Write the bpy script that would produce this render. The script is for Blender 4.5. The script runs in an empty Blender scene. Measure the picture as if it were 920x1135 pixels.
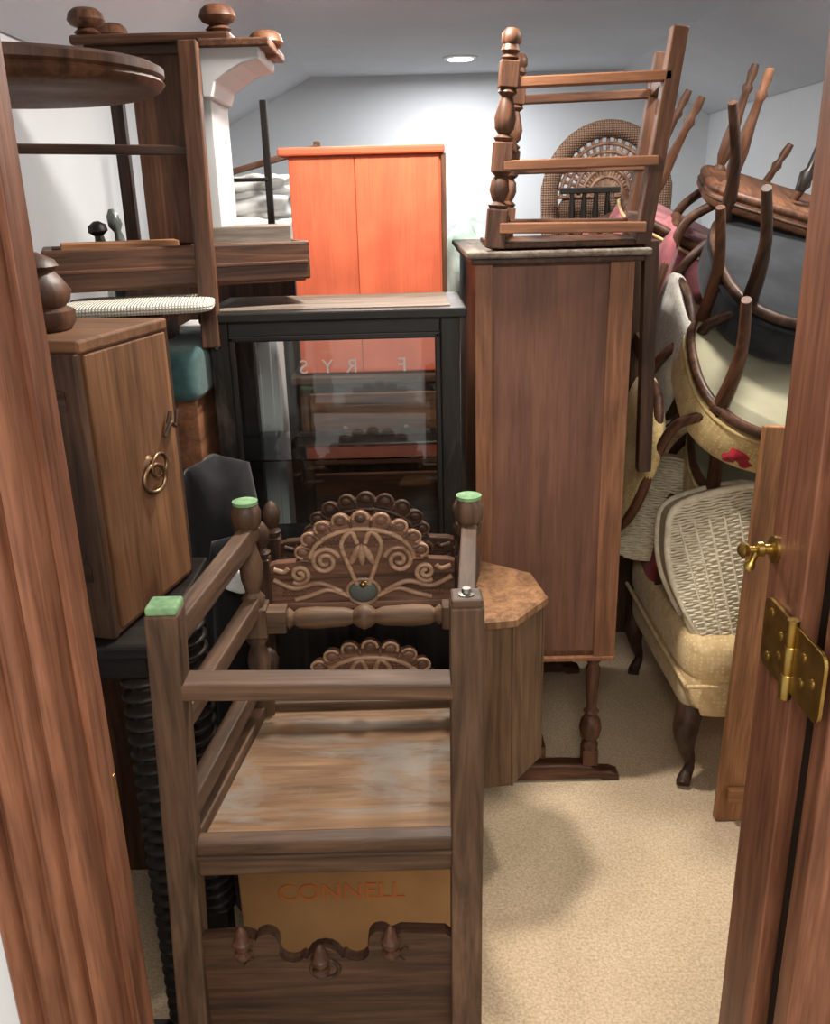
import bpy, bmesh, math, random
from mathutils import Vector, Matrix
random.seed(4)
D=bpy.data; C=bpy.context
rad=math.radians
def col(h):
    h=h.lstrip('#'); v=[int(h[i:i+2],16)/255 for i in (0,2,4)]
    return tuple([(x/12.92 if x<=.04045 else ((x+.055)/1.055)**2.4) for x in v]+[1])
# ---------------------------------------------------------------- materials
_m={}
def newmat(name):
    m=D.materials.new(name); m.use_nodes=True
    nt=m.node_tree; b=nt.nodes['Principled BSDF']
    return m,nt,b
def coords(nt,scale):
    tc=nt.nodes.new('ShaderNodeTexCoord'); oi=nt.nodes.new('ShaderNodeObjectInfo')
    mul=nt.nodes.new('ShaderNodeMath'); mul.operation='MULTIPLY'; mul.inputs[1].default_value=7.3
    nt.links.new(oi.outputs['Random'],mul.inputs[0])
    add=nt.nodes.new('ShaderNodeVectorMath'); add.operation='ADD'
    nt.links.new(tc.outputs['Object'],add.inputs[0]); nt.links.new(mul.outputs[0],add.inputs[1])
    mp=nt.nodes.new('ShaderNodeMapping'); mp.inputs['Scale'].default_value=scale
    nt.links.new(add.outputs[0],mp.inputs[0])
    return mp.outputs[0], add.outputs[0]
def ramp(nt,fac,stops):
    r=nt.nodes.new('ShaderNodeValToRGB'); e=r.color_ramp.elements
    e[0].position,e[0].color=stops[0]; e[1].position,e[1].color=stops[-1]
    for p,c in stops[1:-1]:
        k=e.new(p); k.color=c
    nt.links.new(fac,r.inputs[0]); return r.outputs[0]
def noise(nt,vec,scale,detail=4,dist=0,rough=.55):
    n=nt.nodes.new('ShaderNodeTexNoise'); n.inputs['Scale'].default_value=scale
    n.inputs['Detail'].default_value=detail; n.inputs['Distortion'].default_value=dist
    n.inputs['Roughness'].default_value=rough
    nt.links.new(vec,n.inputs['Vector']); return n.outputs['Fac']
def bump(nt,b,h,s,d=.002):
    bp=nt.nodes.new('ShaderNodeBump'); bp.inputs['Strength'].default_value=s; bp.inputs['Distance'].default_value=d
    nt.links.new(h,bp.inputs['Height']); nt.links.new(bp.outputs[0],b.inputs['Normal'])
def mixc(nt,f,a,bb,mode='MIX'):
    m=nt.nodes.new('ShaderNodeMix'); m.data_type='RGBA'; m.blend_type=mode
    if isinstance(f,float): m.inputs[0].default_value=f
    else: nt.links.new(f,m.inputs[0])
    for i,v in ((6,a),(7,bb)):
        if isinstance(v,tuple): m.inputs[i].default_value=v
        else: nt.links.new(v,m.inputs[i])
    return m.outputs[2]
WOODS={}
def wood(name,light,dark,rough=.42,grain=1.0,worn=None,wornlo=.55,coat=0.0,streak=.6,sat=.9,val=.86):
    WOODS[name]=(light,dark,rough,grain,worn,wornlo,coat,streak,sat,val); return name
def getwood(name,axis):
    k=name+'_'+'xyz'[axis]
    if k in _m: return _m[k]
    light,dark,rough,grain,worn,wlo,coat,streak,sat,val=WOODS[name]
    m,nt,b=newmat(k)
    sc=[14*grain]*3; sc[axis]=1.1*grain
    v,raw=coords(nt,sc)
    n1=noise(nt,v,2.2,5,1.2); n2=noise(nt,v,9,3,.3); n3=noise(nt,raw,5,3,.5)
    v4,_=coords(nt,[60 if i!=axis else 3 for i in range(3)])
    n4=noise(nt,v4,3.0,3,.2)
    L,Dk=col(light),col(dark)
    mid=tuple((L[i]+Dk[i])/2 for i in range(3))+(1,)
    c=ramp(nt,n1,[(.3,Dk),(.5,mid),(.72,L)])
    f2=ramp(nt,n2,[(.35,(.55,.48,.42,1)),(.6,(1,1,1,1))])
    c=mixc(nt,streak,c,f2,'MULTIPLY')
    f4=ramp(nt,n4,[(.38,(.55,.5,.46,1)),(.52,(1,1,1,1))])
    c=mixc(nt,streak*.8,c,f4,'MULTIPLY')
    f3=ramp(nt,n3,[(.3,(.68,.65,.62,1)),(.65,(1.0,1.0,1.0,1))])
    c=mixc(nt,.7,c,f3,'MULTIPLY')
    if worn:
        v2,_=coords(nt,[5 if i!=axis else 1.6 for i in range(3)])
        nw=noise(nt,v2,1.6,6,.8,.65)
        fw=ramp(nt,nw,[(wlo-.07,(0,0,0,1)),(wlo+.06,(1,1,1,1))])
        c=mixc(nt,fw,c,col(worn))
    hs=nt.nodes.new('ShaderNodeHueSaturation'); hs.inputs['Saturation'].default_value=sat; hs.inputs['Value'].default_value=val
    nt.links.new(c,hs.inputs['Color']); nt.links.new(hs.outputs[0],b.inputs['Base Color'])
    rr=ramp(nt,n3,[(.3,(rough*.85,)*3+(1,)),(.7,(min(1,rough*1.25),)*3+(1,))]); nt.links.new(rr,b.inputs['Roughness'])
    b.inputs['Specular IOR Level'].default_value=.32
    b.inputs['Coat Weight'].default_value=coat; b.inputs['Coat Roughness'].default_value=.2
    bump(nt,b,n2,.25,.0015)
    _m[k]=m; return m
def fabric(name,c1,c2,scale=60,rough=.9,pattern=None,pc=None,ps=25):
    m,nt,b=newmat(name); v,raw=coords(nt,(1,1,1))
    n=noise(nt,v,scale,3); c=ramp(nt,n,[(.35,col(c2)),(.65,col(c1))])
    if pattern:
        vo=nt.nodes.new('ShaderNodeTexVoronoi'); vo.inputs['Scale'].default_value=ps
        vo.inputs['Randomness'].default_value=.4
        nt.links.new(v,vo.inputs['Vector'])
        f=ramp(nt,vo.outputs['Distance'],[(.22,(1,1,1,1)),(.40,(0,0,0,1))])
        c=mixc(nt,f,c,col(pc))
    nt.links.new(c,b.inputs['Base Color']); b.inputs['Roughness'].default_value=rough
    b.inputs['Sheen Weight'].default_value=.12; b.inputs['Specular IOR Level'].default_value=.3
    bump(nt,b,noise(nt,v,scale*4,2),.4,.002)
    return m
def weave(name,c1,c2,scale=40):
    m,nt,b=newmat(name); v,raw=coords(nt,(1,1,1))
    outs=[]
    for d in ('X','Z'):
        w=nt.nodes.new('ShaderNodeTexWave'); w.bands_direction=d; w.inputs['Scale'].default_value=scale
        w.inputs['Distortion'].default_value=.8
        nt.links.new(v,w.inputs['Vector']); outs.append(w.outputs['Fac'])
    mx=nt.nodes.new('ShaderNodeMath'); mx.operation='MULTIPLY'
    nt.links.new(outs[0],mx.inputs[0]); nt.links.new(outs[1],mx.inputs[1])
    c=ramp(nt,mx.outputs[0],[(.0,col(c2)),(.25,col(c1))])  # gaps between strands get painted shade from the darker colour
    nt.links.new(c,b.inputs['Base Color']); b.inputs['Roughness'].default_value=.7
    bump(nt,b,mx.outputs[0],.8,.004); return m
def plain(name,c,rough=.5,metal=0,nscale=0,c2=None,bs=.2):
    m,nt,b=newmat(name)
    b.inputs['Roughness'].default_value=rough; b.inputs['Metallic'].default_value=metal
    b.inputs['Base Color'].default_value=col(c)
    v,raw=coords(nt,(1,1,1))
    n=noise(nt,v,nscale or 12,4)
    cc=ramp(nt,n,[(.3,col(c2 or c)),(.7,col(c))]); nt.links.new(cc,b.inputs['Base Color'])
    bump(nt,b,n,bs,.001)
    return m
wood('trimwood','#a4633a','#66361b',.45,.7,coat=.06,sat=.88,val=.85)
wood('oak','#765335','#3d2816',.58,1.0,streak=.45,sat=.86,val=.84)
wood('oakworn','#a1784f','#67482b',.65,.8,worn='#83786c',wornlo=.57,streak=.45)
wood('darkwalnut','#60402a','#2a1910',.48,1.0)
wood('mahog','#84532f','#53321d',.5,.8)
wood('mahogpanel','#87563e','#623e2c',.54,.4,streak=.35,val=.9)
wood('mahogframe','#a86c3e','#744628',.5,.8,streak=.45)
wood('redwood','#da6434','#c65329',.62,.25,streak=.25,sat=.95,val=.93)
wood('chestwood','#8f5e31','#553418',.55,.4)
wood('ebony','#29231e','#100d0b',.42,1.0,worn='#4b4137',wornlo=.66,val=1)
wood('greytop','#8c8073','#54493f',.65,.8,val=.95)
wood('drumwood','#82603e','#4f3620',.6,.8,streak=.45)
wood('drumtop','#b5824f','#754c29',.58,.6)
wood('carved','#94664a','#4c3020',.42,1.2)
wood('carvhi','#c79c79','#866144',.36,1.2,streak=.4,val=.9)  # paler copy of the carved wood: highlights painted onto raised carving
wood('black','#241d18','#0d0a08',.45,1.0,val=1)
wood('plank','#bb7d45','#8c5a2b',.58,.6,val=.92)
wood('chairwood','#784a2b','#3d2413',.48,1.0)
wood('ebonised','#40342b','#181310',.38,1.0,val=1)
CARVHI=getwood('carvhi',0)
BRASS=plain('brass','#b59958',.36,1.0,40,'#8c7037')
GREEN=plain('green_felt','#7c9f72',.9,0,60,'#5b7d5a')
STEEL=plain('steel','#8f8d88',.35,1.0)
STEELD=plain('dark_glass_boss','#59605c',.25,.3)
IRON=plain('ring_metal','#9a7e62',.42,1.0,30,'#59412c')
WALL=plain('wall_paint','#d0d4d8',.85,0,3,'#caced3',.05)
CEIL=plain('ceiling_paint','#c9ced5',.9,0,3,'#c2c8cf',.05)
CARD=plain('cardboard','#a37b4e',.85,0,8,'#946e44')
ORANGE=plain('orange_print','#bb6732',.8)
TEAL=fabric('teal_velvet','#385656','#26403f',20)
WHITE=fabric('white_linen','#d4d6d2','#a9aeb0',6)
PALE=fabric('pale_print','#bfcfc8','#88a8a0',14)
PINK=fabric('pink_velvet','#ad6c72','#864650',12)
CREAMF=fabric('cream_brocade','#e0c596','#cdae7c',30,pattern=1,pc='#e5cf9f',ps=75)
GOLDF=fabric('gold_brocade','#c8b07c','#ac925e',22,pattern=1,pc='#d0ba84',ps=95)
DOTF=fabric('dotted_grey','#c8c6be','#b6b4ac',40,pattern=1,pc='#a6a6a4',ps=90)
GREYC=fabric('grey_dustcover','#98947d','#7f7c67',5)
BLACKC=fabric('black_dustcover','#23272d','#181b20',8)
NAVYF=fabric('navy_fabric','#2a2d33','#1a1c20',20)
BLACKF=fabric('black_cloth','#161517','#0a0a0b',10)
REDF=fabric('red_cloth','#b0222f','#7c1520',14)
WICKC=plain('cream_wicker','#ece2cc',.6,0,40,'#c9bda0',.3)
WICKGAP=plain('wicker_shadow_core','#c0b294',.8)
WICKD=weave('brown_wicker','#8d705c','#33221a',40)
RATTAN=plain('rattan','#9a7a64',.5,0,60,'#56392d')
RUG=weave('white_woven','#cfc9bb','#8a857a',50)
WP=plain('white_painted','#b2b3b4',.6)
def carpetmat():
    m,nt,b=newmat('carpet'); v,raw=coords(nt,(1,1,1))
    n=noise(nt,v,160,3); n2=noise(nt,v,4,5,.6)
    c=ramp(nt,n,[(.3,col('#b39d80')),(.7,col('#dbc5a6'))])
    c2=ramp(nt,n2,[(.3,(.84,.82,.80,1)),(.7,(1,1,1,1))])
    c=mixc(nt,.8,c,c2,'MULTIPLY')
    nt.links.new(c,b.inputs['Base Color']); b.inputs['Roughness'].default_value=.95
    bump(nt,b,n,.6,.004); return m
CARPET=carpetmat()
def glassmat():
    m=D.materials.new('pane_glass'); m.use_nodes=True; nt=m.node_tree; nt.nodes.clear()
    o=nt.nodes.new('ShaderNodeOutputMaterial'); t=nt.nodes.new('ShaderNodeBsdfTransparent'); g=nt.nodes.new('ShaderNodeBsdfGlossy')
    t.inputs[0].default_value=(.96,.975,.97,1); g.inputs['Roughness'].default_value=.02
    fr=nt.nodes.new('ShaderNodeFresnel'); fr.inputs[0].default_value=1.42
    ad=nt.nodes.new('ShaderNodeMath'); ad.operation='ADD'; ad.inputs[1].default_value=.012
    mx=nt.nodes.new('ShaderNodeMixShader')
    nt.links.new(fr.outputs[0],ad.inputs[0]); nt.links.new(ad.outputs[0],mx.inputs[0])
    nt.links.new(t.outputs[0],mx.inputs[1]); nt.links.new(g.outputs[0],mx.inputs[2]); nt.links.new(mx.outputs[0],o.inputs[0])
    return m
GLASS=glassmat()
def emis(name,c,s):
    m,nt,b=newmat(name); b.inputs['Emission Color'].default_value=col(c); b.inputs['Emission Strength'].default_value=s
    return m
# ---------------------------------------------------------------- builders
def group(name,loc=(0,0,0),M=None):
    e=D.objects.new(name,None); e.empty_display_size=.1
    C.collection.objects.link(e)
    mat=Matrix.Translation(loc)
    if M is not None: mat=mat@M
    e.matrix_world=mat
    return e
def fin(g,name,data,mat,M,axis=2):
    o=D.objects.new(name,data); C.collection.objects.link(o)
    if isinstance(mat,str): mat=getwood(mat,axis)
    data.materials.append(mat)
    if g is not None: o.parent=g
    o.matrix_basis=M
    return o
def bev(o,w,seg=2):
    if w>0:
        b=o.modifiers.new('bev','BEVEL'); b.width=w; b.segments=seg; b.limit_method='ANGLE'; b.angle_limit=rad(35)
def smooth(me):
    for p in me.polygons: p.use_smooth=True
def boxm(g,name,size,M,mat,b=.003,taper=None):
    bm=bmesh.new(); bmesh.ops.create_cube(bm,size=1)
    for v in bm.verts:
        if taper and v.co.z<0: v.co.x*=taper; v.co.y*=taper
        v.co.x*=size[0]; v.co.y*=size[1]; v.co.z*=size[2]
    me=D.meshes.new(name); bm.to_mesh(me); bm.free()
    ax=max(range(3),key=lambda i:size[i])
    o=fin(g,name,me,mat,M,ax); bev(o,min(b,min(size)*.3)); return o
def box(g,name,x0,x1,y0,y1,z0,z1,mat,b=.003,rz=0):
    M=Matrix.Translation(((x0+x1)/2,(y0+y1)/2,(z0+z1)/2))@Matrix.Rotation(rz,4,'Z')
    return boxm(g,name,(x1-x0,y1-y0,z1-z0),M,mat,b)
def orient(p0,p1,up=(0,1,0)):
    p0=Vector(p0);p1=Vector(p1);z=(p1-p0).normalized();u=Vector(up)
    if abs(z.dot(u))>.95:u=Vector((1,0,0))
    x=u.cross(z).normalized();y=z.cross(x)
    M=Matrix((x,y,z)).transposed().to_4x4(); M.translation=p0; return M,(p1-p0).length
def beam(g,name,p0,p1,w,d,mat,b=.003,taper=None,up=(0,1,0)):
    M,L=orient(p0,p1,up)
    return boxm(g,name,(w,d,L),M@Matrix.Translation((0,0,L/2)),mat,b,taper)
def sqsweep(g,name,pts,w,mat,b=.003):
    """square-section post following points (mostly vertical), one continuous mesh"""
    bm=bmesh.new(); rings=[]
    for x,y,z in pts:
        rings.append([bm.verts.new((x+sx*w/2,y+sy*w/2,z)) for sx,sy in((-1,-1),(1,-1),(1,1),(-1,1))])
    for a,c in zip(rings,rings[1:]):
        for i in range(4): bm.faces.new((a[i],a[(i+1)%4],c[(i+1)%4],c[i]))
    bm.faces.new(rings[0][::-1]); bm.faces.new(rings[-1])
    bmesh.ops.recalc_face_normals(bm,faces=bm.faces)
    me=D.meshes.new(name); bm.to_mesh(me); bm.free()
    o=fin(g,name,me,mat,Matrix.Identity(4),2); bev(o,b); return o
def lathe(g,name,p0,p1,prof,mat,seg=24,smoothit=True):
    M,L=orient(p0,p1); bm=bmesh.new(); rings=[]
    for t,r in prof:
        rings.append([bm.verts.new((r*math.cos(2*math.pi*i/seg),r*math.sin(2*math.pi*i/seg),t*L)) for i in range(seg)])
    for a,b2 in zip(rings,rings[1:]):
        for i in range(seg): bm.faces.new((a[i],a[(i+1)%seg],b2[(i+1)%seg],b2[i]))
    bm.faces.new(rings[0][::-1]); bm.faces.new(rings[-1])
    me=D.meshes.new(name); bm.to_mesh(me); bm.free()
    if smoothit:
        smooth(me)
    o=fin(g,name,me,mat,M,2)
    if smoothit:
        e=o.modifiers.new('es','EDGE_SPLIT'); e.split_angle=rad(50)
    return o
def catmull(pts,n=8,closed=False):
    P=[Vector(p) for p in pts]; out=[]; N=len(P)
    R=range(N if closed else N-1)
    for i in R:
        if closed: a,b,c,d=P[i-1],P[i],P[(i+1)%N],P[(i+2)%N]
        else: a=P[max(i-1,0)];b=P[i];c=P[i+1];d=P[min(i+2,N-1)]
        for k in range(n):
            t=k/n
            out.append(.5*((2*b)+(c-a)*t+(2*a-5*b+4*c-d)*t*t+(3*b-a-3*c+d)*t**3))
    if not closed: out.append(P[-1])
    return out
def tubes(g,name,lists,r,mat,closed=False,radii=None,M=Matrix.Identity(4),res=3,n=8,interp=True,axis=2):
    cu=D.curves.new(name,'CURVE'); cu.dimensions='3D'; cu.bevel_depth=1.0; cu.bevel_resolution=res; cu.use_fill_caps=True
    for li in lists:
        pts=catmull(li,n,closed) if interp else [Vector(p) for p in li]
        s=cu.splines.new('POLY'); s.points.add(len(pts)-1); s.use_cyclic_u=closed
        for i,p in enumerate(pts):
            s.points[i].co=(p.x,p.y,p.z,1)
            if radii:
                t=i/(len(pts)-1)*(len(radii)-1); k=min(int(t),len(radii)-2); f=t-k
                s.points[i].radius=radii[k]*(1-f)+radii[k+1]*f
            else: s.points[i].radius=r
        s.use_smooth=True
    return fin(g,name,cu,mat,M,axis)
def cushion(g,name,size,M,mat,e=.5,e2=.5,nu=40,nv=22,wob=0.0):
    def sp(v,p): return math.copysign(abs(v)**p,v)
    bm=bmesh.new(); rows=[]
    for j in range(1,nv):
        ph=-math.pi/2+math.pi*j/nv; row=[]
        for i in range(nu):
            th=2*math.pi*i/nu
            k=1+wob*(math.sin(th*5+ph*3)+math.sin(th*3-ph*5))*.5
            row.append(bm.verts.new((size[0]/2*sp(math.cos(ph),e2)*sp(math.cos(th),e)*k,size[1]/2*sp(math.cos(ph),e2)*sp(math.sin(th),e)*k,size[2]/2*sp(math.sin(ph),e2)*k)))
        rows.append(row)
    b0=bm.verts.new((0,0,-size[2]/2)); b1=bm.verts.new((0,0,size[2]/2))
    for a,b in zip(rows,rows[1:]):
        for i in range(nu): bm.faces.new((a[i],a[(i+1)%nu],b[(i+1)%nu],b[i]))
    for i in range(nu):
        bm.faces.new((b0,rows[0][(i+1)%nu],rows[0][i])); bm.faces.new((b1,rows[-1][i],rows[-1][(i+1)%nu]))
    me=D.meshes.new(name); bm.to_mesh(me); bm.free(); smooth(me)
    return fin(g,name,me,mat,M,0)
def panel(g,name,pts,th,M,mat,b=.002,axis=0):
    """outline in local XZ, thickness along Y"""
    bm=bmesh.new(); vs=[bm.verts.new((x,-th/2,z)) for x,z in pts]; f=bm.faces.new(vs)
    r=bmesh.ops.extrude_face_region(bm,geom=[f])
    for v in r['geom']:
        if isinstance(v,bmesh.types.BMVert): v.co.y+=th
    bmesh.ops.recalc_face_normals(bm,faces=bm.faces)
    bmesh.ops.triangulate(bm,faces=[f for f in bm.faces if len(f.verts)>4])
    me=D.meshes.new(name); bm.to_mesh(me); bm.free()
    o=fin(g,name,me,mat,M,axis); bev(o,b,1); return o
T=Matrix.Translation
def R(a,ax): return Matrix.Rotation(rad(a),4,ax)
def drape(g,name,foot,zbot,amp,mat,seed=0,s0=.55):
    rnd=random.Random(seed); n=64; bm=bmesh.new(); rows=[]
    cx,cy,rx,ry,zt=foot
    ph=[rnd.random()*6 for _ in range(4)]
    for j in range(-3,15):
        t=max(j,0)/14; z=zt+(zbot-zt)*t+(.0 if j>=0 else .012*(-j)); row=[]
        s=(s0+(1-s0)*min(1,(t*2.5))**.6)*(1 if j>=0 else (1+j*.3))
        for i in range(n):
            a=2*math.pi*i/n
            f=1+amp*(math.sin(7*a+ph[0]+t*1.5)+.6*math.sin(12*a+ph[1]-t*2))*min(1,.2+t*2.5)
            zz=z+.025*math.sin(3*a+ph[2])*(1-t)*(1 if j>=0 else (1+j*.3))
            row.append(bm.verts.new((cx+rx*s*f*math.cos(a),cy+ry*s*f*math.sin(a),zz)))
        rows.append(row)
    for a_,b_ in zip(rows,rows[1:]):
        for i in range(n): bm.faces.new((a_[i],a_[(i+1)%n],b_[(i+1)%n],b_[i]))
    bm.faces.new(rows[0]); bm.faces.new(rows[-1][::-1])
    bmesh.ops.recalc_face_normals(bm,faces=bm.faces)
    me=D.meshes.new(name); bm.to_mesh(me); bm.free(); smooth(me)
    return fin(g,name,me,mat,Matrix.Identity(4),2)
# ---------------------------------------------------------------- ROOM
XL,XR,YB,ZC,ZW=-1.0,1.71,5.5,2.28,2.04
def polyobj(name,faces,mat):
    bm=bmesh.new()
    for f in faces: bm.faces.new([bm.verts.new(p) for p in f])
    me=D.meshes.new(name); bm.to_mesh(me); bm.free()
    return fin(None,name,me,mat,Matrix.Identity(4))
box(None,'floor',-2.2,2.4,-1.6,YB+.1,-.1,0,CARPET,0)
box(None,'wall_left',XL-.1,XL,1.0,YB,0,2.4,WALL,0)
box(None,'wall_right',XR,XR+.1,1.0,YB,0,2.4,WALL,0)
box(None,'wall_back',XL-.1,XR+.1,YB,YB+.1,0,2.4,WALL,0)
box(None,'baseboard_right',XR-.014,XR,1.0,YB,0,.10,WP,.003)
box(None,'baseboard_left',XL,XL+.014,1.0,YB,0,.10,WP,.003)
box(None,'baseboard_back',XL+.014,XR-.014,YB-.014,YB,0,.10,WP,.003)
xa,xb=-.51,1.2
cg=group('ceiling')
def cpoly(n,f):
    o=polyobj(n,[f],CEIL); o.parent=cg
    s=o.modifiers.new('s','SOLIDIFY'); s.thickness=.04; s.offset=0
cpoly('flat',[(xa,1.0,ZC),(xa,YB,ZC),(xb,YB,ZC),(xb,1.0,ZC)])
cpoly('slope_left',[(XL,1.0,ZW),(XL,YB,ZW),(xa,YB,ZC),(xa,1.0,ZC)])
cpoly('slope_right',[(xb,1.0,ZC),(xb,YB,ZC),(XR,YB,ZW-.0),(XR,1.0,ZW)])
JX0,JX1,JY0,JY1=-.385,.41,.85,.97
wf=group('wall_front')
box(wf,'left_part',-2.2,JX0-.02,JY0+.01,JY1-.01,0,2.5,WALL,0)
box(wf,'right_part',JX1+.035,2.4,JY0+.02,JY1-.01,0,2.5,WALL,0)
box(wf,'header',JX0-.02,JX1+.035,JY0+.01,JY1-.01,2.06,2.5,WALL,0)
tr=group('trim_1')
box(tr,'jamb',JX0-.02,JX0,JY0,JY1,0,2.05,'trimwood',.002)
box(tr,'stop',JX0-.001,JX0+.010,JY0+.045,JY1-.035,0,2.05,'trimwood',.002)
def casing(g,x0,sgn):
    prof=[(0,0),(0,.012),(.006,.018),(.014,.018),(.018,.006),(.024,.004),(.030,.016),(.036,.018),(.042,.016),(.046,.004),(.052,.004),(.058,.018),(.066,.022),(.074,.018),(.078,.006),(.084,.006),(.092,.026),(.100,.028),(.105,.022),(.105,0)]
    bm=bmesh.new(); a=[bm.verts.new((x0+sgn*x,JY0-y,0)) for x,y in prof]; b=[bm.verts.new((x0+sgn*x,JY0-y,2.15)) for x,y in prof]
    for i in range(len(prof)-1): bm.faces.new((a[i],a[i+1],b[i+1],b[i]))
    bmesh.ops.recalc_face_normals(bm,faces=bm.faces)
    me=D.meshes.new('casing'); bm.to_mesh(me); bm.free(); smooth(me)
    o=fin(g,'casing',me,'trimwood',Matrix.Identity(4),2)
    e=o.modifiers.new('es','EDGE_SPLIT'); e.split_angle=rad(55)
casing(tr,JX0,-1)
box(tr,'head_jamb',JX0,JX1,JY0,JY1,2.03,2.05,'trimwood',.002)
box(tr,'strike_plate',JX0-.0005,JX0+.002,.935,.962,.885,.935,BRASS,.001)
tr2=group('trim_2')
box(tr2,'jamb_edge',JX1,JX1+.03,.875,JY1,0,2.05,'trimwood',.003)
box(tr2,'jamb_gap_shade',JX1+.022,JX1+.035,.84,.875,0,2.05,'black',.001)  # black strip: shade of the hinge-side gap put into the colour
dr1=group('door_1')
box(dr1,'slab',JX1+.006,JX1+.80,.795,.828,.01,2.03,'trimwood',.003)
for z0_,z1_ in((.2,.9),(1.05,1.85)):
    box(dr1,'raised_panel',JX1+.13,JX1+.66,.788,.797,z0_,z1_,'trimwood',.006)
dh=group('door_hinge')
def rrect(y0,y1,z0,z1,rr,left=True,right=True):
    pts=[]
    for cx,cz,a0,rd_ in ((y1-rr,z1-rr,0,right),(y0+rr,z1-rr,90,left),(y0+rr,z0+rr,180,left),(y1-rr,z0+rr,270,right)):
        if rd_:
            for k in range(7):
                a=rad(a0+k*15); pts.append((cx+rr*math.cos(a),cz+rr*math.sin(a)))
        else:
            pts.append((cx+(rr if a0 in(0,270) else -rr),cz+(rr if a0<180 else -rr)))
    return pts
xh=JX1-.003
panel(dh,'leaf_jamb',rrect(.882,.955,1.075,1.16,.014,False,True),.004,T((xh,0,0))@R(90,'Z'),BRASS,.0008)
panel(dh,'leaf_door',rrect(.797,.868,1.08,1.16,.014,True,False),.004,T((xh,0,0))@R(90,'Z'),BRASS,.0008)
lathe(dh,'knuckle',(xh-.003,.875,1.07),(xh-.003,.875,1.165),[(0,.004),(0,.007),(.3,.007),(.31,.0062),(.33,.007),(.66,.007),(.67,.0062),(.69,.007),(1,.007),(1,.004)],BRASS)
for yy,zz in((.935,1.09),(.905,1.105),(.935,1.145),(.905,1.13),(.845,1.105),(.82,1.118),(.845,1.135)):
    lathe(dh,'screw',(xh-.001,yy,zz),(xh-.0045,yy,zz),[(0,.0055),(.5,.0055),(1,.003)],BRASS,12)
dk=group('brass_door_latch')
lathe(dk,'rose',(JX1+.0,.955,1.215),(JX1-.006,.955,1.215),[(0,.016),(.6,.016),(1,.010)],BRASS)
lathe(dk,'spindle',(JX1,.955,1.215),(.367,.955,1.215),[(0,.006),(.3,.006),(.35,.009),(.5,.009),(.55,.004),(.7,.004),(.75,.008),(.88,.010),(1,.004)],BRASS)
lathe(dk,'lever',(.388,.955,1.212),(.380,.955,1.190),[(0,.004),(.5,.004),(.6,.006),(.9,.006),(1,.003)],BRASS)
RW=plain('ring_white','#e8e8e6',.5); LG=emis('lens_glow','#fff6e6',9)
def downlight(x,y,power,name='recessed_light',size=.2,c=(1,.93,.84)):
    g=group(name,(x,y,ZC-.02))
    lathe(g,'trim_ring',(0,0,0),(0,0,-.008),[(0,.085),(.5,.085),(1,.070)],RW,32)
    lathe(g,'lens',(0,0,-.008),(0,0,-.011),[(0,.06),(1,.06)],LG,32)
    l=D.lights.new(name+'_lamp','AREA'); l.shape='DISK'; l.size=size; l.energy=power; l.color=c
    o=D.objects.new('lamp',l); C.collection.objects.link(o); o.parent=g; o.matrix_basis=T((0,0,-.03))
downlight(.28,4.9,22,c=(1,.99,.98))
downlight(.02,2.08,32,size=.14)
downlight(1.0,2.3,22,size=.18)  # added fixture, out of view, brightens the chair stack on the right
downlight(-.1,3.1,15)  # added fill fixture, kept out of view, no known lamp here
# ---------------------------------------------------------------- FRONT INVERTED CHAIR
fc=group('carved_oak_side_chair')
PL=[(-.350,1.14,1.075),(-.366,1.14,.70),(-.368,1.132,.60),(-.371,1.10,.35),(-.374,1.06,0)]
PR=[(.068,1.14,1.075),(.066,1.14,.70),(.064,1.132,.60),(.060,1.10,.35),(.056,1.06,0)]
for nm,P in(('back_post_1',PL),('back_post_2',PR)):
    sqsweep(fc,nm,P,.047,'oak',.004)
    p=Vector(P[0])
    boxm(fc,nm+'_pad',(.044,.044,.012),T(p+Vector((0,0,.005))),GREEN if nm[-1]=='1' else 'oak',.004)
lathe(fc,'glide',(.068,1.14,1.08),(.068,1.14,1.095),[(0,.012),(.5,.012),(.6,.007),(1,.006)],STEEL,16)
for i,x in enumerate((-.305,.097)):
    n='front_leg_%d'%(i+1)
    beam(fc,n+'_seat_block',(x,1.54,.64),(x,1.54,.72),.05,.05,'oak')
    lathe(fc,n+'_turning',(x,1.54,.72),(x,1.54,.835),[(0,.020),(.08,.022),(.15,.013),(.3,.020),(.55,.022),(.8,.014),(.9,.021),(1,.018)],'oak')
    beam(fc,n+'_block',(x,1.54,.835),(x,1.54,.895),.05,.05,'oak')
    lathe(fc,n+'_upper',(x,1.54,.895),(x,1.54,1.045),[(0,.019),(.1,.022),(.18,.013),(.35,.020),(.55,.022),(.75,.015),(.82,.013),(.88,.021),(1,.023)],'oak')
    lathe(fc,n+'_foot',(x,1.54,1.04),(x,1.54,1.095),[(0,.013),(.1,.018),(.3,.026),(.7,.027),(.9,.022),(1,.016)],'oak')
    lathe(fc,n+'_felt',(x,1.54,1.093),(x,1.54,1.102),[(0,.022),(.7,.023),(1,.015)],GREEN,20)
for s,(xb_,xf) in(('left',(-.355,-.305)),('right',(.067,.097))):
    for k,(z0_,h) in enumerate(((1.02,.04),(.885,.035),(.74,.035))):
        beam(fc,'side_rail_%s_%d'%(s,k),(xb_,1.15,z0_),(xf,1.53,z0_+.012),.028,h,'oak',.003,up=(0,0,1))
    beam(fc,'seat_rail_%s'%s,(xb_,1.15,.665),(xf,1.53,.665),.024,.06,'oak',.003,up=(0,0,1))
beam(fc,'back_stretcher',(-.345,1.14,.955),(.05,1.14,.945),.026,.046,'oak',.003)
box(fc,'seat_rail_back',-.345,.05,1.125,1.155,.632,.692,'oak',.004)
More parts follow.
